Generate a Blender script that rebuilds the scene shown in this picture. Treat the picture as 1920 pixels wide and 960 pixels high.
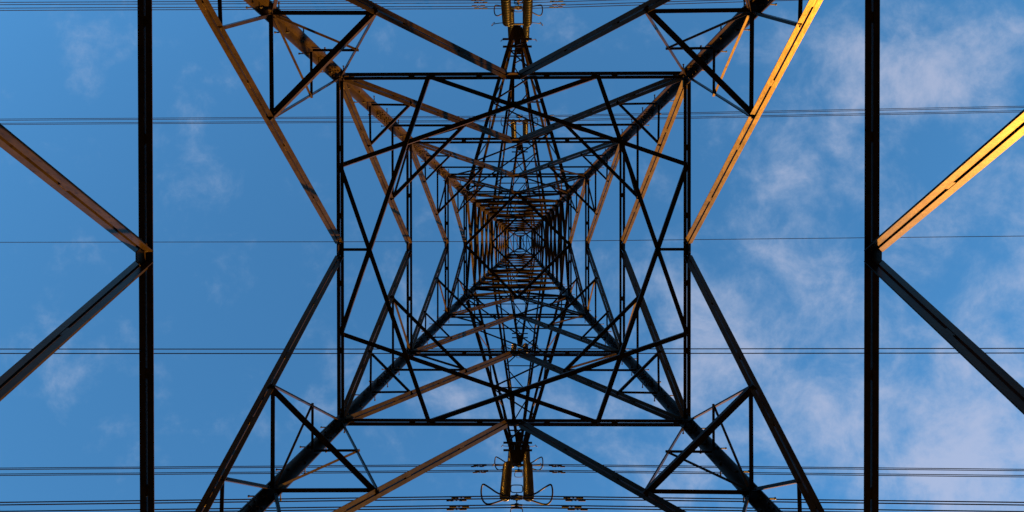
import bpy, bmesh, math, random
from mathutils import Vector, Matrix
random.seed(7)
V = Vector
for o in list(bpy.data.objects): bpy.data.objects.remove(o)
scene = bpy.context.scene
COL = scene.collection

# ------------------------------------------------------------------ camera
# world axes: X = right in the photo, Y = down in the photo, Z = up (away from the lens)
F_PX = 1350.0                      # focal length in pixels of the 1920 px wide photo
EYE = V((0.164, -0.162, 1.6))
cam = bpy.data.cameras.new('camera'); cam.sensor_width = 36.0
cam.lens = F_PX / 1920.0 * 36.0
cam.clip_start = 0.05; cam.clip_end = 20000
co = bpy.data.objects.new('camera', cam); COL.objects.link(co)
cam.shift_y = -20 / 1920.0          # the photo is a 2:1 crop a little below the frame's middle
fw = V((-20 / F_PX, 10 / F_PX, 1)).normalized()
rt = V((1, 0.001, 0)); rt = (rt - fw * rt.dot(fw)).normalized()
up = (-fw).cross(rt)               # back x right = up
co.matrix_world = Matrix.Translation(EYE) @ Matrix((rt, up, -fw)).transposed().to_4x4()
scene.camera = co

# ------------------------------------------------------------------ sun, sky, exposure
SUN_AZ, SUN_EL = 58.5, 5.5         # azimuth from +X towards +Y, degrees
az, el = math.radians(SUN_AZ), math.radians(SUN_EL)
sun_dir = V((math.cos(az) * math.cos(el), math.sin(az) * math.cos(el), math.sin(el)))
sl = bpy.data.lights.new('sun', 'SUN'); sl.energy = 5.0; sl.angle = math.radians(0.5)
sl.color = (1.0, 0.45, 0.055)
so = bpy.data.objects.new('sun', sl); COL.objects.link(so)
so.rotation_euler = sun_dir.to_track_quat('Z', 'Y').to_euler()
so.location = sun_dir * 200

world = bpy.data.worlds.new('World'); scene.world = world; world.use_nodes = True
nt = world.node_tree; nt.nodes.clear()
def N(t, kind, **kw):
    n = t.nodes.new(kind)
    for k, v in kw.items(): setattr(n, k, v)
    return n
def math_node(t, op, a, b=None, c=None, clamp=False):
    n = N(t, 'ShaderNodeMath', operation=op, use_clamp=clamp)
    for i, x in enumerate((a, b, c)):
        if x is None: continue
        if isinstance(x, (int, float)): n.inputs[i].default_value = x
        else: t.links.new(x, n.inputs[i])
    return n.outputs[0]
out = N(nt, 'ShaderNodeOutputWorld'); bg = N(nt, 'ShaderNodeBackground')
SKY_STRENGTH = 0.05
bg.inputs['Strength'].default_value = SKY_STRENGTH
sky = N(nt, 'ShaderNodeTexSky', sky_type='NISHITA', sun_disc=False)
sky.sun_elevation = el; sky.sun_rotation = math.radians(90 - SUN_AZ)
sky.altitude = 60; sky.air_density = 1.0; sky.dust_density = 0.0; sky.ozone_density = 3.9
tc = N(nt, 'ShaderNodeTexCoord'); sep = N(nt, 'ShaderNodeSeparateXYZ')
nt.links.new(tc.outputs['Generated'], sep.inputs[0])
zc = math_node(nt, 'MAXIMUM', sep.outputs[2], 0.06)
cu = math_node(nt, 'DIVIDE', sep.outputs[0], zc); cv = math_node(nt, 'DIVIDE', sep.outputs[1], zc)
comb = N(nt, 'ShaderNodeCombineXYZ'); nt.links.new(cu, comb.inputs[0]); nt.links.new(cv, comb.inputs[1])
# a layer of thin cloud: direction divided by its height is a position on a flat layer
def noise(scale, detail, rough, dist=0.0, off=(0, 0, 0)):
    mp = N(nt, 'ShaderNodeMapping'); mp.inputs['Location'].default_value = off
    nt.links.new(comb.outputs[0], mp.inputs[0])
    n = N(nt, 'ShaderNodeTexNoise'); n.inputs['Scale'].default_value = scale; n.inputs['Detail'].default_value = detail
    n.inputs['Roughness'].default_value = rough; n.inputs['Distortion'].default_value = dist
    nt.links.new(mp.outputs[0], n.inputs['Vector']); return n.outputs['Fac']
n1 = noise(10.0, 13, 0.64, 0.2, (3.1, 1.7, 0)); n2 = noise(3.6, 6, 0.55, 0.3, (8.3, 4.2, 2.0))
def blob(px, py, rx, ry, amp):      # where on the layer more cloud has gathered
    a = math_node(nt, 'DIVIDE', math_node(nt, 'SUBTRACT', cu, (px - 980) / F_PX), rx / F_PX)
    b = math_node(nt, 'DIVIDE', math_node(nt, 'SUBTRACT', cv, (py - 450) / F_PX), ry / F_PX)
    r2 = math_node(nt, 'ADD', math_node(nt, 'MULTIPLY', a, a), math_node(nt, 'MULTIPLY', b, b))
    return math_node(nt, 'MULTIPLY', math_node(nt, 'POWER', 2.718, math_node(nt, 'MULTIPLY', r2, -1.0)), amp)
BLOBS = [(1590, 85, 95, 70, 0.33), (1740, 160, 95, 80, 0.44), (1860, 60, 130, 80, .18), (1480, 350, 75, 62, 0.32),
         (1600, 190, 80, 50, .12), (1450, 120, 70, 90, 0.10),
         (1840, 880, 170, 120, 0.36), (1700, 740, 560, 380, 0.235), (1420, 560, 260, 170, 0.08), (1700, 250, 420, 330, 0.03),
         (1250, 780, 320, 190, 0.12), (140, 45, 60, 50, 0.20), (165, 165, 30, 40, 0.10), (110, 740, 120, 80, 0.13), (830, 735, 90, 55, 0.18),
         (1900, 385, 60, 60, 0.12)]
acc = None
for b in BLOBS:
    x = blob(*b); acc = x if acc is None else math_node(nt, 'ADD', acc, x)
dens = math_node(nt, 'ADD', math_node(nt, 'MULTIPLY', n1, 1.25), math_node(nt, 'MULTIPLY', n2, 0.35))
dens = math_node(nt, 'ADD', dens, acc)
mr = N(nt, 'ShaderNodeMapRange', interpolation_type='SMOOTHSTEP')
nt.links.new(dens, mr.inputs['Value'])
mr.inputs['From Min'].default_value = 0.82; mr.inputs['From Max'].default_value = 1.40
mr.inputs['To Min'].default_value = 0.0; mr.inputs['To Max'].default_value = 0.60
wb = N(nt, 'ShaderNodeMix', data_type='RGBA', blend_type='MULTIPLY'); wb.inputs['Factor'].default_value = 1.0
wb.inputs[7].default_value = (0.83, 1.03, 0.965, 1)      # the sky of that evening was a little greener than the clear-air model
nt.links.new(sky.outputs[0], wb.inputs[6])
mix = N(nt, 'ShaderNodeMix', data_type='RGBA')
cm = N(nt, 'ShaderNodeMix', data_type='RGBA'); nt.links.new(mr.outputs[0], cm.inputs['Factor'])
cm.inputs[6].default_value = (.72, .95, 1.30, 1); cm.inputs[7].default_value = (1.30, 1.20, 1.42, 1)   # thin veil, thicker cloud that the low sun warms
nt.links.new(cm.outputs[2], mix.inputs[7])
nt.links.new(mr.outputs[0], mix.inputs['Factor']); nt.links.new(wb.outputs[2], mix.inputs[6])
nt.links.new(mix.outputs[2], bg.inputs['Color']); nt.links.new(bg.outputs[0], out.inputs['Surface'])

scene.render.engine = 'CYCLES'
vs = scene.view_settings
vs.view_transform = 'Standard'; vs.look = 'None'; vs.gamma = 1; vs.use_curve_mapping = False
vs.exposure = 3.50

# ------------------------------------------------------------------ materials
def mat(name):
    m = bpy.data.materials.new(name); m.use_nodes = True
    return m, m.node_tree, m.node_tree.nodes['Principled BSDF']
def steel(name, c0, c1, rough, metal=0.0, scale=1.0, spec=0.5):
    m, t, b = mat(name)
    tc = N(t, 'ShaderNodeTexCoord'); mp = N(t, 'ShaderNodeMapping'); mp.inputs['Scale'].default_value = (3 * scale, 3 * scale, 1.2 * scale)
    t.links.new(tc.outputs['Object'], mp.inputs[0])
    n = N(t, 'ShaderNodeTexNoise'); n.inputs['Scale'].default_value = 2.2; n.inputs['Detail'].default_value = 8; n.inputs['Roughness'].default_value = .68
    t.links.new(mp.outputs[0], n.inputs['Vector'])
    r = N(t, 'ShaderNodeValToRGB'); r.color_ramp.elements[0].position = .36; r.color_ramp.elements[1].position = .62
    r.color_ramp.elements[0].color = (*c0, 1); r.color_ramp.elements[1].color = (*c1, 1)
    t.links.new(n.outputs['Fac'], r.inputs[0])
    # dark rain stains and scuffs with an edge of their own
    n2 = N(t, 'ShaderNodeTexNoise'); n2.inputs['Scale'].default_value = 9; n2.inputs['Detail'].default_value = 5; n2.inputs['Roughness'].default_value = .7
    t.links.new(mp.outputs[0], n2.inputs['Vector'])
    r2 = N(t, 'ShaderNodeValToRGB'); r2.color_ramp.elements[0].position = .33; r2.color_ramp.elements[1].position = .46
    r2.color_ramp.elements[0].color = (.50, .44, .40, 1); r2.color_ramp.elements[1].color = (1, 1, 1, 1)
    t.links.new(n2.outputs['Fac'], r2.inputs[0])
    mx = N(t, 'ShaderNodeMix', data_type='RGBA', blend_type='MULTIPLY'); mx.inputs['Factor'].default_value = 1
    t.links.new(r.outputs[0], mx.inputs[6]); t.links.new(r2.outputs[0], mx.inputs[7])
    t.links.new(mx.outputs[2], b.inputs['Base Color'])
    b.inputs['Roughness'].default_value = rough; b.inputs['Metallic'].default_value = metal
    b.inputs['Specular IOR Level'].default_value = spec
    bp = N(t, 'ShaderNodeBump'); bp.inputs['Strength'].default_value = .12; bp.inputs['Distance'].default_value = .01
    t.links.new(n2.outputs['Fac'], bp.inputs['Height']); t.links.new(bp.outputs[0], b.inputs['Normal'])
    return m
M_STEEL = steel('weathered_steel', (.0135, .0090, .0038), (.0255, .0175, .0078), .345, .74, spec=.07)
M_THIN = steel('weathered_thin_steel', (.0115, .0078, .0036), (.021, .0145, .007), .40, .70, spec=.06)
M_FIT = steel('dark_fittings', (.008, .0065, .0055), (.016, .013, .011), .6, .0, 4, spec=.15)
M_WIRE = steel('aluminium_wire', (.004, .004, .0045), (.008, .008, .009), .8, .0, 2, spec=.0)
mi, t, b = mat('brown_porcelain')
tcn = N(t, 'ShaderNodeTexCoord'); nn = N(t, 'ShaderNodeTexNoise'); nn.inputs['Scale'].default_value = 14
t.links.new(tcn.outputs['Object'], nn.inputs['Vector'])
rr = N(t, 'ShaderNodeValToRGB'); rr.color_ramp.elements[0].color = (.013, .0115, .008, 1); rr.color_ramp.elements[1].color = (.023, .0205, .015, 1)
rr.color_ramp.elements[0].position = .35; rr.color_ramp.elements[1].position = .7
t.links.new(nn.outputs['Fac'], rr.inputs[0]); t.links.new(rr.outputs[0], b.inputs['Base Color'])
b.inputs['Roughness'].default_value = .4; b.inputs['Specular IOR Level'].default_value = .15; b.inputs['Transmission Weight'].default_value = .75
M_INS = mi
mg, t, b = mat('rough_grass')
tcn = N(t, 'ShaderNodeTexCoord'); nn = N(t, 'ShaderNodeTexNoise'); nn.inputs['Scale'].default_value = .8; nn.inputs['Detail'].default_value = 9
t.links.new(tcn.outputs['Object'], nn.inputs['Vector'])
rr = N(t, 'ShaderNodeValToRGB'); rr.color_ramp.elements[0].color = (.008, .011, .005, 1); rr.color_ramp.elements[1].color = (.018, .021, .009, 1)
t.links.new(nn.outputs['Fac'], rr.inputs[0]); t.links.new(rr.outputs[0], b.inputs['Base Color']); b.inputs['Roughness'].default_value = .95
M_GRASS = mg

# ------------------------------------------------------------------ mesh helpers
def link(name, bm, material, parent=None, smooth=False):
    me = bpy.data.meshes.new(name)
    bmesh.ops.recalc_face_normals(bm, faces=bm.faces)
    bm.to_mesh(me); bm.free(); me.materials.append(material)
    if smooth:
        for p in me.polygons: p.use_smooth = True
    o = bpy.data.objects.new(name, me); COL.objects.link(o)
    if parent: o.parent = parent
    return o
def tag(o, label=None, cat=None, group=None, kind=None):
    if label: o['label'] = label
    if cat: o['category'] = cat
    if group: o['group'] = group
    if kind: o['kind'] = kind
    return o
def bar(bm, p, q, u, v, u0, u1, v0, v1):
    """box from p to q whose section spans u0..u1 along u and v0..v1 along v"""
    r = []
    for e in (p, q):
        r.append([bm.verts.new(e + u * a + v * c) for a, c in ((u0, v0), (u1, v0), (u1, v1), (u0, v1))])
    A, B = r
    bm.faces.new(A); bm.faces.new(B[::-1])
    for i in range(4): bm.faces.new((A[i], B[i], B[(i + 1) % 4], A[(i + 1) % 4]))
def axes(p, q, n):
    a = (q - p).normalized(); n = (n - a * n.dot(a)).normalized()
    m = a.cross(n)
    if m.z > 0 or (abs(m.z) < 1e-6 and m.y > 0): m = -m
    return a, n, m                               # axis, face normal, in-face direction that looks down
def bolt(bm, p, n, r=.014, h=.014):
    n = n.normalized(); a = n.orthogonal().normalized(); b_ = n.cross(a)
    lo = [bm.verts.new(p + (a * math.cos(k * math.pi / 3) + b_ * math.sin(k * math.pi / 3)) * r) for k in range(6)]
    hi = [bm.verts.new(v_.co + n * h) for v_ in lo]
    bm.faces.new(hi)
    for k in range(6): bm.faces.new((lo[k], lo[(k + 1) % 6], hi[(k + 1) % 6], hi[k]))
def double_angle(p, q, n, W, g, t=.009, battens=1.3):
    """two angles back to back, the joint plate's thickness g apart; flanges turned down"""
    bm = bmesh.new(); a, n, m = axes(p, q, n)
    for s in (1, -1):
        bar(bm, p, q, n, m, *sorted((s * g / 2, s * (g / 2 + t))), -W, 0)
        bar(bm, p + a * .002, q - a * .002, n, m, *sorted((s * (g / 2 + t), s * (g / 2 + W))), -t, -.0005)
    L = (q - p).length; k = max(1, int(L / battens))
    for i in range(1, k + 1):
        c = p + a * (L * i / (k + 1))
        bar(bm, c - a * .05, c + a * .05, n, m, -g / 2 + .0003, g / 2 - .0003, -W * .85, -.004)
        for s in (1, -1):
            for da in (-.03, .03): bolt(bm, c + a * da + n * s * (g / 2 + t) - m * W * .55, n * s)
    return bm
def angle(p, q, n, W, shift=.02, t=.006, flip=False):
    """one angle bolted to the inner side of the face with outward normal n"""
    bm = bmesh.new(); a, n, m = axes(p, q, n); i = -n
    bar(bm, p, q, i, m, shift, shift + t, -W / 2, W / 2)
    v0, v1 = (W / 2 - t, W / 2 - .0006) if not flip else (-W / 2 + .0006, -W / 2 + t)
    bar(bm, p + a * .002, q - a * .002, i, m, shift + t, shift + W, v0, v1)
    for e, s in ((p, 1), (q, -1)):
        for d in (.05, .11): bolt(bm, e + a * s * d + i * (shift + t), i, .011, .012)
    return bm
def tube(bm, pts, r, seg=8, closed=False):
    pts = [V(p) for p in pts]; n = len(pts); rings = []
    prev = None
    for i, p in enumerate(pts):
        a = (pts[(i + 1) % n] - pts[i - 1]) if closed else (pts[min(i + 1, n - 1)] - pts[max(i - 1, 0)])
        a.normalize()
        x = a.orthogonal().normalized() if prev is None else (prev - a * prev.dot(a)).normalized()
        prev = x; y = a.cross(x)
        rings.append([bm.verts.new(p + (x * math.cos(k * 2 * math.pi / seg) + y * math.sin(k * 2 * math.pi / seg)) * r) for k in range(seg)])
    for i in range(n if closed else n - 1):
        A, B = rings[i], rings[(i + 1) % n]
        for k in range(seg): bm.faces.new((A[k], A[(k + 1) % seg], B[(k + 1) % seg], B[k]))
    if not closed: bm.faces.new(rings[0][::-1]); bm.faces.new(rings[-1])
def smooth_path(pts, per=6, closed=False):
    pts = [V(p) for p in pts]; n = len(pts); o = []
    for i in range(n if closed else n - 1):
        g = (lambda k: pts[k % n]) if closed else (lambda k: pts[max(0, min(n - 1, k))])
        p0, p1, p2, p3 = g(i - 1), g(i), g(i + 1), g(i + 2)
        for k in range(per):
            s = k / per
            o.append(.5 * ((2 * p1) + (p2 - p0) * s + (2 * p0 - 5 * p1 + 4 * p2 - p3) * s * s + (3 * p1 - p0 - 3 * p2 + p3) * s ** 3))
    if not closed: o.append(pts[-1])
    return o

# ------------------------------------------------------------------ ground
bm = bmesh.new(); R = 6000
bm.faces.new([bm.verts.new((x, y, 0)) for x, y in ((-R, -R), (R, -R), (R, R), (-R, R))])
tag(link('ground', bm, M_GRASS), kind='structure')

# added out-of-view hill ring, open to the sun, keeps horizon skylight off shaded steel
from mathutils import noise as mnoise
bm = bmesh.new(); rows = []
NA = 150
for j in range(15):
    rad = 110 + j * 26; row = []
    for i in range(NA + 1):
        a = math.radians(SUN_AZ + 32 + (296 * i / NA)); fade = min(1, i / 9, (NA - i) / 9)
        e = math.tan(math.radians(23)) * rad * min(1, j / 8) * fade * (.85 + .3 * mnoise.noise(V((math.cos(a) * 3, math.sin(a) * 3, 0))))
        e += (5 * mnoise.noise(V((rad * .05, a * 14, 2))) + 5 * random.random()) * min(1, j / 2) * fade
        row.append(bm.verts.new((rad * math.cos(a), rad * math.sin(a), e - .5)))
    rows.append(row)
for A, B in zip(rows, rows[1:]):
    for i in range(NA): bm.faces.new((A[i], A[i + 1], B[i + 1], B[i]))
tag(link('added_shade_hills', bm, M_GRASS), kind='structure')

# ------------------------------------------------------------------ the pylon
H0 = 1.6                                           # heights below are counted from the eye
Z_BASE, ZA, ZB, ZC, ZD, ZE = -1.58, 7.16, 12.35, 16.6, 20.4, 23.0
ZT2, ZT3, ZTOP, ZPK = 32.5, 41.5, 44.2, 49.3
def wid(z):                                        # half width of the body
    if z <= ZE: return 4.5 - .1226 * z
    return 1.68 - .0425 * (z - ZE)
def bsz(z): return .175 - .0006 * max(z, 0) if z < ZE else max(.09, .155 - .0030 * (z - ZE))
FACES = [(V((-1, 0, 0)), V((0, 1, 0))), (V((1, 0, 0)), V((0, 1, 0))), (V((0, -1, 0)), V((1, 0, 0))), (V((0, 1, 0)), V((1, 0, 0)))]
def pt(f, s, z, inset=.5):
    """point on face f at height z, s = -1..1 from leg to leg (on the leg's flange at the ends)"""
    n, t = FACES[f]; w = wid(z)
    return n * (w - .009) + t * (s * (w - bsz(z) * inset)) + V((0, 0, z + H0))
pylon = bpy.data.objects.new('pylon', None); COL.objects.link(pylon)
tag(pylon, 'tall dark steel lattice electricity pylon with six cross arms, seen from between its four legs', 'pylon')

# legs: one long angle each, heel outwards, bent where the body narrows
def leg_mesh(sx, sy):
    bm = bmesh.new(); rings = []
    zs = [Z_BASE, ZA, ZB, ZC, ZD, ZE, 27.7, ZT2, 37, ZT3, ZTOP]
    secs = [(z, sx * wid(z), sy * wid(z), bsz(z)) for z in zs] + [(ZPK, sx * .06, sy * .40, .06)]
    for z, x, y, b_ in secs:
        th = .018 if z < ZE else .013
        pr = [(0, 0), (b_, 0), (b_, th), (th, th), (th, b_), (0, b_)]
        rings.append([bm.verts.new((x - sx * p, y - sy * q, z + H0)) for p, q in pr])
    for A, B in zip(rings, rings[1:]):
        for k in range(6): bm.faces.new((A[k], A[(k + 1) % 6], B[(k + 1) % 6], B[k]))
    bm.faces.new(rings[0]); bm.faces.new(rings[-1][::-1])
    # splice plates with bolts on the inner side of both flanges
    for z in (5.2, 9.05, 11.75, 14.6, 17.3, 19.6, 22.2):
        b_ = bsz(z)
        for ax in (0, 1):
            def loc(u, w_, zz):
                o = [0, 0]; o[ax] = u; o[1 - ax] = w_
                return V((sx * (wid(zz) - o[0]), sy * (wid(zz) - o[1]), zz + H0))
            c = [loc(u, w_, zz) for zz in (z - .32, z + .32) for u, w_ in ((.03, .0185), (b_ - .012, .0185), (b_ - .012, .028), (.03, .028))]
            vs_ = [bm.verts.new(p) for p in c]
            for f in ((0, 1, 2, 3), (7, 6, 5, 4), (0, 4, 5, 1), (1, 5, 6, 2), (2, 6, 7, 3), (3, 7, 4, 0)): bm.faces.new([vs_[k] for k in f])
            nrm = V((0, -sy, 0)) if ax == 0 else V((-sx, 0, 0))
            for zz in (-.25, -.12, .12, .25):
                for u in (.07, b_ - .05): bolt(bm, loc(u, .028, z + zz), nrm, .017, .02)
    return bm
legs = {}
STEPS = []
for sx in (-1, 1):
    for sy in (-1, 1):
        lg = link('leg', leg_mesh(sx, sy), M_STEEL, pylon); legs[sx, sy] = lg
        for i in range(70):
            z = 7.9 + i * .40
            if z > 40: break
            b_ = bsz(z); e = i % 2
            if e: p = V((sx * (wid(z) - b_ * .55), sy * (wid(z) - .009), z + H0)); d = V((0, sy, 0))
            else: p = V((sx * (wid(z) - .009), sy * (wid(z) - b_ * .55), z + H0)); d = V((sx, 0, 0))
            STEPS.append((i, lg, p, d))
def step_bolt(bm, p, d):
    tube(bm, [p - d * .05, p + d * .155], .010, 6); tube(bm, [p + d * .150, p + d * .166], .017, 6)
    tube(bm, [p - d * .036, p - d * .0095], .018, 6)
rest = bmesh.new()
for i, lg, p, d in STEPS:
    if i < 25:
        bm = bmesh.new(); step_bolt(bm, p, d); link('step_bolt', bm, M_FIT, lg)
    else: step_bolt(rest, p, d)
tag(link('step_bolt', rest, M_FIT, pylon), kind='stuff')

def gusset(f, s, z, w, h, off=0.0):
    """joint plate lying in the face, between the backs of the angles"""
    bm = bmesh.new(); n, t = FACES[f]; c = pt(f, s, z)
    u = (pt(f, s, z + 1) - c).normalized(); nn = t.cross(u).normalized()
    pr = [(-w, -h * .35), (-w * .45, -h), (w * .45, -h), (w, -h * .35), (w, h * .25), (w * .6, h * .5), (-w * .6, h * .5), (-w, h * .25)]
    lo = [bm.verts.new(c + t * a + u * b_ - nn * .0055) for a, b_ in pr]; hi = [bm.verts.new(v_.co + nn * .011) for v_ in lo]
    bm.faces.new(lo); bm.faces.new(hi[::-1])
    for k in range(8): bm.faces.new((lo[k], lo[(k + 1) % 8], hi[(k + 1) % 8], hi[k]))
    return link('gusset_plate', bm, M_STEEL, pylon)

# horizontal beams
for z, W, g in ((ZA, .062, .020), (ZB, .054, .016), (ZC, .052, .030), (ZD, .05, .026), (ZE, .05, .018)):
    for f in range(4):
        n = FACES[f][0]
        link('horizontal_beam', double_angle(pt(f, -1, z), pt(f, 1, z), n, W, g), M_STEEL, pylon)
        gusset(f, 0, z - .02, .10, .13)
for z in (25.4, ZT2, 35.0, ZT3, ZTOP):
    for f in range(4):
        link('horizontal_beam', angle(pt(f, -1, z), pt(f, 1, z), FACES[f][0], .08, .012), M_STEEL, pylon)

# main diagonals: from the legs up to the middle of the beam above
def lerp(a, b_, s): return a + (b_ - a) * s
def dpt(f, s, z0, z1, z):                         # point of that diagonal at height z
    return lerp(pt(f, s, z0 + .06), pt(f, s * (.012 if z0 < 5 else .035), z1 - .02), (z - z0) / (z1 - z0))
for z0, z1, W, g in ((Z_BASE + .2, ZA, .078, .036), (ZA, ZB, .064, .026), (ZB, ZC, .064, .022), (ZC, ZD, .058, .022), (ZD, ZE, .05, .016)):
    for f in range(4):
        for s in (-1, 1):
            link('diagonal_brace', double_angle(dpt(f, s, z0, z1, z0), dpt(f, s, z0, z1, z1), FACES[f][0], W, g), M_STEEL, pylon)

# secondary members between legs and diagonals
def strut(name, p, q, n, W, shift=.02, flip=False): link(name, angle(p, q, n, W * .88, shift, flip=flip), M_THIN, pylon)
for f in range(4):
    n = FACES[f][0]
    for s in (-1, 1):
        L = lambda z: pt(f, s, z)
        # base panel
        zb = Z_BASE + .2
        for k in (1 / 3, 2 / 3):
            z = lerp(zb, ZA, k); strut('leg_strut', L(z), dpt(f, s, zb, ZA, z), n, .065, .025)
        # A - B
        z1, z2, z3 = lerp(ZA, ZB, .25), lerp(ZA, ZB, .5), lerp(ZA, ZB, .75)
        D1, D2 = dpt(f, s, ZA, ZB, z1), dpt(f, s, ZA, ZB, z2)
        Nn = lerp(D2, L(ZB), .5)
        strut('leg_strut', L(z1), D1, n, .055, .022)
        strut('leg_strut', L(z2), D2, n, .066, .022)
        strut('leg_strut', L(z3), lerp(D2, L(ZB), .5), n, .045, .034)
        strut('secondary_brace', L(z2), D1, n, .058, .030)
        strut('secondary_brace', D2, L(ZB - .12), n, .050, .026)
        strut('secondary_brace', L(z2 + .08), Nn, n, .042, .040)
        # B - C and C - D in thirds
        for (a, b_), w in (((ZB, ZC), .055), ((ZC, ZD), .05)):
            za, zb_ = lerp(a, b_, 1 / 3), lerp(a, b_, 2 / 3)
            Da, Db = dpt(f, s, a, b_, za), dpt(f, s, a, b_, zb_)
            strut('leg_strut', L(za), Da, n, w - .008, .026)
            strut('leg_strut', L(zb_), Db, n, w, .026)
            strut('secondary_brace', Db, L(b_ - .12), n, w, .032)
        z = lerp(ZD, ZE, .5)
        strut('leg_strut', L(z), dpt(f, s, ZD, ZE, z), n, .045, .024)
        strut('secondary_brace', dpt(f, s, ZD, ZE, z), L(ZE - .1), n, .045, .03)
# plan bracing: corner ties between neighbouring faces, same height
DOWN = V((0, 0, 1))
def plan(p, q, W, sh=.02):
    bm = bmesh.new(); a = (q - p).normalized(); side = a.cross(DOWN).normalized()
    bar(bm, p, q, side, DOWN, -W / 2, W / 2, -sh - .007, -sh)
    bar(bm, p + a * .002, q - a * .002, side, DOWN, -W / 2 + .0005, -W / 2 + .0075, -sh, -sh + W * .9)
    for e, s in ((p, 1), (q, -1)):
        for d in (.06, .13): bolt(bm, e + a * s * d + DOWN * (-sh - .007), -DOWN, .012, .013)
    link('plan_brace', bm, M_THIN, pylon)
for fx, sx in ((0, -1), (1, 1)):
    for fy, sy in ((2, -1), (3, 1)):
        for z0, z1, fr, W in ((ZA, ZB, .5, .082), (ZB, ZC, 1 / 3, .052), (ZB, ZC, 2 / 3, .072), (ZC, ZD, 1 / 3, .045), (ZC, ZD, 2 / 3, .06), (ZD, ZE, .5, .045)):
            z = lerp(z0, z1, fr)
            plan(dpt(fx, sy, z0, z1, z), dpt(fy, sx, z0, z1, z), W, .03)
# star at B: each quarter point of a beam is tied to two others
q = .5
ends = [((0, -q), (2, q)), ((0, -q), (3, -q)), ((0, q), (3, q)), ((0, q), (2, -q)), ((1, -q), (2, -q)), ((1, -q), (3, q)), ((1, q), (3, -q)), ((1, q), (2, q))]
for i, ((f0, s0), (f1, s1)) in enumerate(ends):
    plan(pt(f0, s0, ZB), pt(f1, s1, ZB), .074, -.03 + .02 * (i % 2))
wB = wid(ZB)
for f in range(4):
    n = FACES[f][0]; plan(pt(f, 0, ZB), pt(f, 0, ZB) - n * (wB * .162), .05, -.045)
for z, W in ((ZE, .09), (ZT2, .085), (ZT3, .06)):
    for fx in (0, 1):
        for fy in (2, 3): plan(pt(fx, 0, z), pt(fy, 0, z), W, .03)

# upper body: crossed bracing in every panel
PANELS = [ZE, 25.4, 27.2, 29.0, 30.8, ZT2, 35.0, 36.7, 38.3, 39.9, ZT3, 42.9, ZTOP]
for z0, z1 in zip(PANELS, PANELS[1:]):
    for f in range(4):
        n = FACES[f][0]
        for s in (-1, 1):
            link('cross_brace', angle(pt(f, -s, z0 + .05), pt(f, s, z1 - .05), n, .08 if z0 < 32 else .058, .012 if s > 0 else -.022, flip=f < 2), M_THIN, pylon)
for z in (ZE, 25.4, ZT2, 35.0, ZT3):
    for f in range(4):
        for s in (-1, 1): gusset(f, s * .97, z, .12, .16)
# earthwire peak
pk = lambda sx, sy, k: lerp(V((sx * wid(ZTOP), sy * wid(ZTOP), ZTOP + H0)), V((sx * .06, sy * .40, ZPK + H0)), k)
for k in (.45, .75):
    for sx in (-1, 1): link('peak_brace', angle(pk(sx, -1, k), pk(sx, 1, k), V((sx, 0, 0)), .05, .01), M_THIN, pylon)
    for sy in (-1, 1): link('peak_brace', angle(pk(-1, sy, k), pk(1, sy, k), V((0, sy, 0)), .05, .01), M_THIN, pylon)
for k0, k1 in ((0.02, .45), (.45, .97)):
    for sx in (-1, 1):
        link('peak_brace', angle(pk(sx, sx, k0), pk(sx, -sx, k1), V((sx, 0, 0)), .045, .008), M_THIN, pylon)
    for sy in (-1, 1): link('peak_brace', angle(pk(sy, sy, k0), pk(-sy, sy, k1), V((0, sy, 0)), .04, .008), M_THIN, pylon)
bm = bmesh.new()
bar(bm, V((0, -.47, ZPK + H0)), V((0, .47, ZPK + H0)), V((1, 0, 0)), DOWN, -.085, .085, -.04, .10)
link('peak_beam', bm, M_STEEL, pylon)

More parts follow.
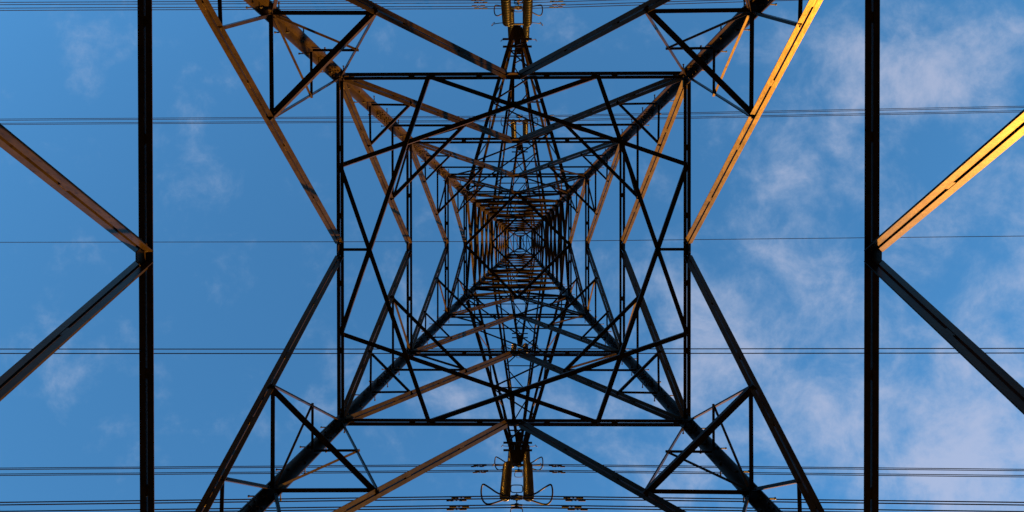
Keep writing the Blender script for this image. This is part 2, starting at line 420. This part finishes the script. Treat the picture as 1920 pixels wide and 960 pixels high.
# cross arms
ARMS = [(ZE, 25.4, 7.02, .115, .92), (ZT2, 35.0, 9.14, .105, .85), (ZT3, ZTOP, 5.93, .092, .92)]
def cross_arm(sy, z, zt, L, W, barlen):
    bm = bmesh.new(); Y = V((0, sy, 0)); X = V((1, 0, 0)); h = H0
    P = lambda x, y, zz: V((x, sy * y, zz + h))
    for sx in (-1, 1):                             # the two cheek plates of the tip, and its end plate
        bar(bm, P(sx * .105, L - .50, z), P(sx * .105, L + .03, z), X, DOWN, -.011, .011, -.10, .24)
    bar(bm, P(0, L - .62, z), P(0, L - .02, z), X, DOWN, -.094, .094, -.018, -.002)
    bar(bm, P(0, L - .44, z), P(0, L - .43, z), X, DOWN, -.093, .093, .002, .22)
    arm = link('cross_arm', bm, M_STEEL, pylon)
    wb, wt = wid(z), wid(zt)
    ch = lambda sx, k: lerp(P(sx * wb, wb, z), P(sx * .12, L, z), k)
    tp = lambda sx, k: lerp(P(sx * wt, wt, zt), P(sx * .10, L - .10, z + .22), k)
    def sub(name, p, q, n, w, sh, m=M_THIN): link(name, angle(p, q, n, w, sh), m, arm)
    for sx in (-1, 1):
        sub('chord', ch(sx, 0), ch(sx, .985), V((sx, 0, 0)), W, -.01, M_STEEL)
        sub('chord', tp(sx, 0), tp(sx, .99), V((sx, 0, 0)), W * .75, -.008, M_STEEL)
    n = 6 if L > 6.5 else 4
    ks = [1 - (1 - k / n) ** 1.12 for k in range(n)] + [.9]
    for i in range(len(ks) - 1):                   # zigzag in the bottom and in the two sides
        s = 1 if i % 2 else -1
        p, q = ch(-s, ks[i]), ch(s, ks[i + 1]); a = (q - p).normalized(); b2 = bmesh.new(); sd = a.cross(DOWN)
        bar(b2, p, q, sd, DOWN, -.024, .024, -.007, -.001); bar(b2, p, q, sd, DOWN, -.0235, -.0175, -.001, .045)
        link('arm_brace', b2, M_THIN, arm)
        if i in (1, 3):
            p, q = ch(-1, ks[i]), ch(1, ks[i]); a = (q - p).normalized(); b2 = bmesh.new(); sd = a.cross(DOWN)
            bar(b2, p, q, sd, DOWN, -.022, .022, .003, .009); bar(b2, p, q, sd, DOWN, -.0215, -.016, .009, .045)
            link('arm_brace', b2, M_THIN, arm)
        for sx in (-1, 1):
            if i % 2: sub('arm_brace', ch(sx, ks[i]), tp(sx, ks[i + 1]), V((sx, 0, 0)), .045, .004)
            else: sub('arm_brace', tp(sx, ks[i]), ch(sx, ks[i + 1]), V((sx, 0, 0)), .045, .004)
    p, q = ch(-1, 0), ch(1, ks[2]); b2 = bmesh.new(); a = (q - p).normalized(); sd = a.cross(DOWN)
    bar(b2, p, q, sd, DOWN, -.022, .022, .012, .018); link('arm_brace', b2, M_THIN, arm)
    for dy in (.46, .70):                          # flat hanger bars across the tip
        b2 = bmesh.new()
        bar(b2, P(-barlen / 2, L - dy, z), P(barlen / 2, L - dy, z), Y, DOWN, -.034, .034, -.035, -.021)
        bar(b2, P(-barlen / 2, L - dy, z), P(barlen / 2, L - dy, z), Y, DOWN, .022, .034, -.021, .04)
        link('hanger_bar', b2, M_STEEL, arm)
    return arm
for a in ARMS:
    for sy in (-1, 1): cross_arm(sy, *a)

# ------------------------------------------------------------------ insulator sets hanging from the arm tips
TILT = math.radians(-4.0); LS = 3.50
BUN_Y, BUN_Z = .115, (-4.02, -4.25)
def copy_tree(o, parent=None):
    c = o.copy(); COL.objects.link(c)
    if parent: c.parent = parent
    for k in list(o.children): copy_tree(k, c)
    return c
def make_set():
    root = bpy.data.objects.new('insulator_set', None); COL.objects.link(root)
    X, Y, Z = V((1, 0, 0)), V((0, 1, 0)), V((0, 0, 1))
    bm = bmesh.new()                               # shackles and top yoke
    tube(bm, [(0, 0, .05), (0, 0, -.08)], .03, 8)
    bar(bm, V((-.36, 0, -.1)), V((.36, 0, -.1)), Y, Z, -.014, .014, -.05, .05)
    for s in (-1, 1): tube(bm, [(s * .32, 0, -.1), (s * .32, 0, -.24)], .022, 8)
    link('top_yoke', bm, M_FIT, root)
    for s in (-1, 1):
        bm = bmesh.new(); nd = 18; pitch = LS / nd; z0 = -.20; prof = []
        for i in range(nd):
            z = z0 - i * pitch
            prof += [(.045, z), (.055, z - .030), (.090, z - .046), (.146, z - .082), (.150, z - .094), (.140, z - .098),
                     (.105, z - .082), (.100, z - .094), (.070, z - .082), (.040, z - .098)]
        prof.append((.04, z0 - LS)); seg = 24; rings = []
        for r, z in prof: rings.append([bm.verts.new((s * .32 + r * math.cos(k * 2 * math.pi / seg), r * math.sin(k * 2 * math.pi / seg), z)) for k in range(seg)])
        for A, B in zip(rings, rings[1:]):
            for k in range(seg): bm.faces.new((A[k], A[(k + 1) % seg], B[(k + 1) % seg], B[k]))
        bm.faces.new(rings[0]); bm.faces.new(rings[-1][::-1])
        link('insulator_string', bm, M_INS, root, smooth=True)
        bm = bmesh.new()                           # upper arcing horn: rod with a small ring at its end
        pth = smooth_path([(s * .34, 0, -.15), (s * .46, .0, -.21), (s * .64, 0, -.17), (s * .72, 0, -.12)])
        tube(bm, pth, .013, 6)
        tube(bm, [V((s * .765, .052 * math.cos(k * math.pi / 6), -.115 + .062 * math.sin(k * math.pi / 6))) + V((.05 * s * math.cos(k * math.pi / 6), 0, 0)) for k in range(12)], .009, 6, True)
        link('upper_arcing_horn', bm, M_FIT, root, smooth=True)
        bm = bmesh.new(); zb = z0 - LS - .04       # lower arcing horn: a bent loop reaching outwards
        pth = smooth_path([(s * .28, -.03, zb), (s * .52, -.10, zb + .06), (s * .74, -.20, zb + .20), (s * .90, -.26, zb + .30), (s * .955, -.20, zb + .32), (s * .97, -.03, zb + .30),
                           (s * .93, .14, zb + .26), (s * .83, .22, zb + .18), (s * .70, .20, zb + .10), (s * .50, .12, zb + .03), (s * .28, .03, zb - .01)])
        tube(bm, pth, .024, 8); link('lower_arcing_horn', bm, M_FIT, root, smooth=True)
    zb = -.20 - LS
    bm = bmesh.new()                               # bottom yoke plate with links
    bar(bm, V((-.42, 0, zb - .09)), V((.42, 0, zb - .09)), Y, Z, -.018, .018, -.045, .045)
    for s in (-1, 1): tube(bm, [(s * .32, 0, zb + .02), (s * .32, 0, zb - .12)], .026, 8); tube(bm, [(s * .2, -.05, zb - .09), (s * .2, .05, zb - .09)], .02, 6); tube(bm, [(s * .4, -.05, zb - .09), (s * .4, .05, zb - .09)], .016, 6)
    tube(bm, [(0, 0, zb - .08), (0, 0, zb - .28)], .034, 8)
    bar(bm, V((0, -.16, -4.0)), V((0, .16, -4.0)), X, Z, -.014, .014, -.04, .04)
    for y in (-BUN_Y, BUN_Y): tube(bm, [(0, y, -3.95), (0, y, BUN_Z[1])], .016, 6)
    bar(bm, V((-.10, 0, zb - .09)), V((.10, 0, zb - .09)), Y, Z, -.05, .05, -.03, .03)
    link('bottom_yoke', bm, M_FIT, root)
    for y in (-BUN_Y, BUN_Y):
        for z in BUN_Z:
            bm = bmesh.new(); tube(bm, smooth_path([(-.15, y, z - .02), (-.07, y, z), (0, y, z + .004), (.07, y, z), (.15, y, z - .02)], 3), .028, 8)
            bar(bm, V((-.05, y, z)), V((.05, y, z)), Y, Z, -.03, .03, .0, .06)
            link('suspension_clamp', bm, M_FIT, root)
    for y, z in ((-.24, zb - .10), (.24, -4.24)):  # rounded rectangular guard rings
        c = [(-.15, y - .07, z), (-.10, y - .10, z), (.10, y - .10, z), (.15, y - .07, z), (.155, y + .05, z), (.10, y + .09, z), (-.10, y + .09, z), (-.155, y + .05, z)]
        bm = bmesh.new(); tube(bm, smooth_path(c, 4, True), .013, 6, True)
        tube(bm, [(0, y + .09 if y < 0 else y - .10, z), (0, 0, z + .02)], .011, 6)
        link('guard_ring', bm, M_FIT, root, smooth=True)
    return root
TIERS = ['lowest', 'middle', 'topmost']
proto = None
setpos = {}
SET_LABEL = {
    (0, 1): 'large brown ribbed insulator pair with wide looped horns nearest the bottom photo edge',
    (0, -1): 'large pair of ribbed brown insulators running out of the top edge of the photo',
    (1, 1): 'smaller ribbed insulator pair just behind the large pair at the bottom photo edge',
    (1, -1): 'smaller ribbed insulator pair just behind the large pair at the top photo edge',
    (2, 1): 'tiny far insulator pair just above the lower wide beam of the second square frame',
    (2, -1): 'tiny far insulator pair just above the upper wide beam of the second square frame'}
for ti, (z, zt, L, W, bl) in enumerate(ARMS):
    for sy in (1, -1):
        if proto is None: o = proto = make_set()
        else: o = copy_tree(proto)
        o.location = (0, sy * (L - .03), z + H0 - .05); o.rotation_euler = (math.radians(-7.5) if (ti, sy) == (2, -1) else TILT, 0, 0)
        tag(o, SET_LABEL[ti, sy], 'insulator', 'insulator sets hanging from the cross arms')
        setpos[ti, sy] = V(o.location)

# ------------------------------------------------------------------ wires
ROT = Matrix.Rotation(TILT, 3, 'X')
SL_L = (.036, .024, .0); SL_R = (.05, .052, .045)
def wire_pts(p0, sl, sr, bend_l, bend_r):
    o = []
    for i in range(-60, 61):
        s = abs(i) / 60.0; x = 150 * s ** 1.8 * (1 if i > 0 else -1)
        slope, bend = (sr, bend_r) if i > 0 else (sl, bend_l)
        d = abs(x)
        soft = d * d / (d + .25) if d else 0
        o.append(p0 + V((x, bend * (soft if i > 0 else -soft), -slope * soft + .00012 * d * d)))
    return o
def damper(parent, p, d, side):
    """two weights on a short cable clamped under the wire"""
    bm = bmesh.new(); c = p + V((0, 0, -.075)); X = d.normalized()
    tube(bm, [c - X * .22, c + X * .22], .008, 6)
    for s in (-1, 1):
        tube(bm, [c + X * s * .075, c + X * s * .10, c + X * s * .25, c + X * s * .26], .026, 10)
    bar(bm, p + V((0, 0, .012)), c - V((0, 0, .01)), X, V((0, 1, 0)), -.022, .022, -.014, .014)
    link('vibration_damper', bm, M_FIT, parent)
BUNDLE = {(0, 1): 'bundle along the bottom edge', (1, 1): 'bundle second up from the bottom edge',
          (2, 1): 'far bundle crossing below the centre', (2, -1): 'far bundle crossing above the centre',
          (1, -1): 'bundle along the top edge', (0, -1): 'near bundle just outside the top edge'}
for (ti, sy), base in setpos.items():
    for iy, y in enumerate((-BUN_Y, BUN_Y)):
        for iz, z in enumerate(BUN_Z):
            p0 = base + (Matrix.Rotation(math.radians(-7.5), 3, 'X') if (ti, sy) == (2, -1) else ROT) @ V((0, y, z))
            pts = wire_pts(p0, SL_L[ti], SL_R[ti], -.0045 + .0028 * (ti == 2), -.0088)
            bm = bmesh.new(); tube(bm, pts, .0155, 6)
            w = link('conductor', bm, M_WIRE, None, smooth=True)
            # which line of its bundle it is as seen in the photo, counted from the top of the photo
            k = iy * 2 + ((1 - iz) if sy < 0 else iz)
            nm = ('first', 'second', 'third', 'fourth')[k]
            tag(w, f'{nm} wire from the top in the four-wire {BUNDLE[ti, sy]}', 'power line', 'power line wires hanging from the pylon')
            for s, dd in ((-1, 1.52), (1, 1.50)):
                x = s * (dd + (.05 if iz else -.03) + random.uniform(-.04, .04))
                j = min(range(len(pts)), key=lambda i_: abs(pts[i_].x - p0.x - x)); j = max(1, min(len(pts) - 2, j))
                a, b_ = (pts[j], pts[j + 1]) if pts[j].x - p0.x < x else (pts[j - 1], pts[j])
                kf = (x + p0.x - a.x) / (b_.x - a.x); damper(w, lerp(a, b_, kf), b_ - a, s)
bm = bmesh.new(); tube(bm, wire_pts(V((0, -.06, ZPK + H0 - .16)), .0, .012, -.0005, -.0098), .021, 6)
ew = link('earth_wire', bm, M_WIRE, None, smooth=True)
tag(ew, 'single thin dark earth wire crossing behind the peak at the centre of the photo', 'earth wire')
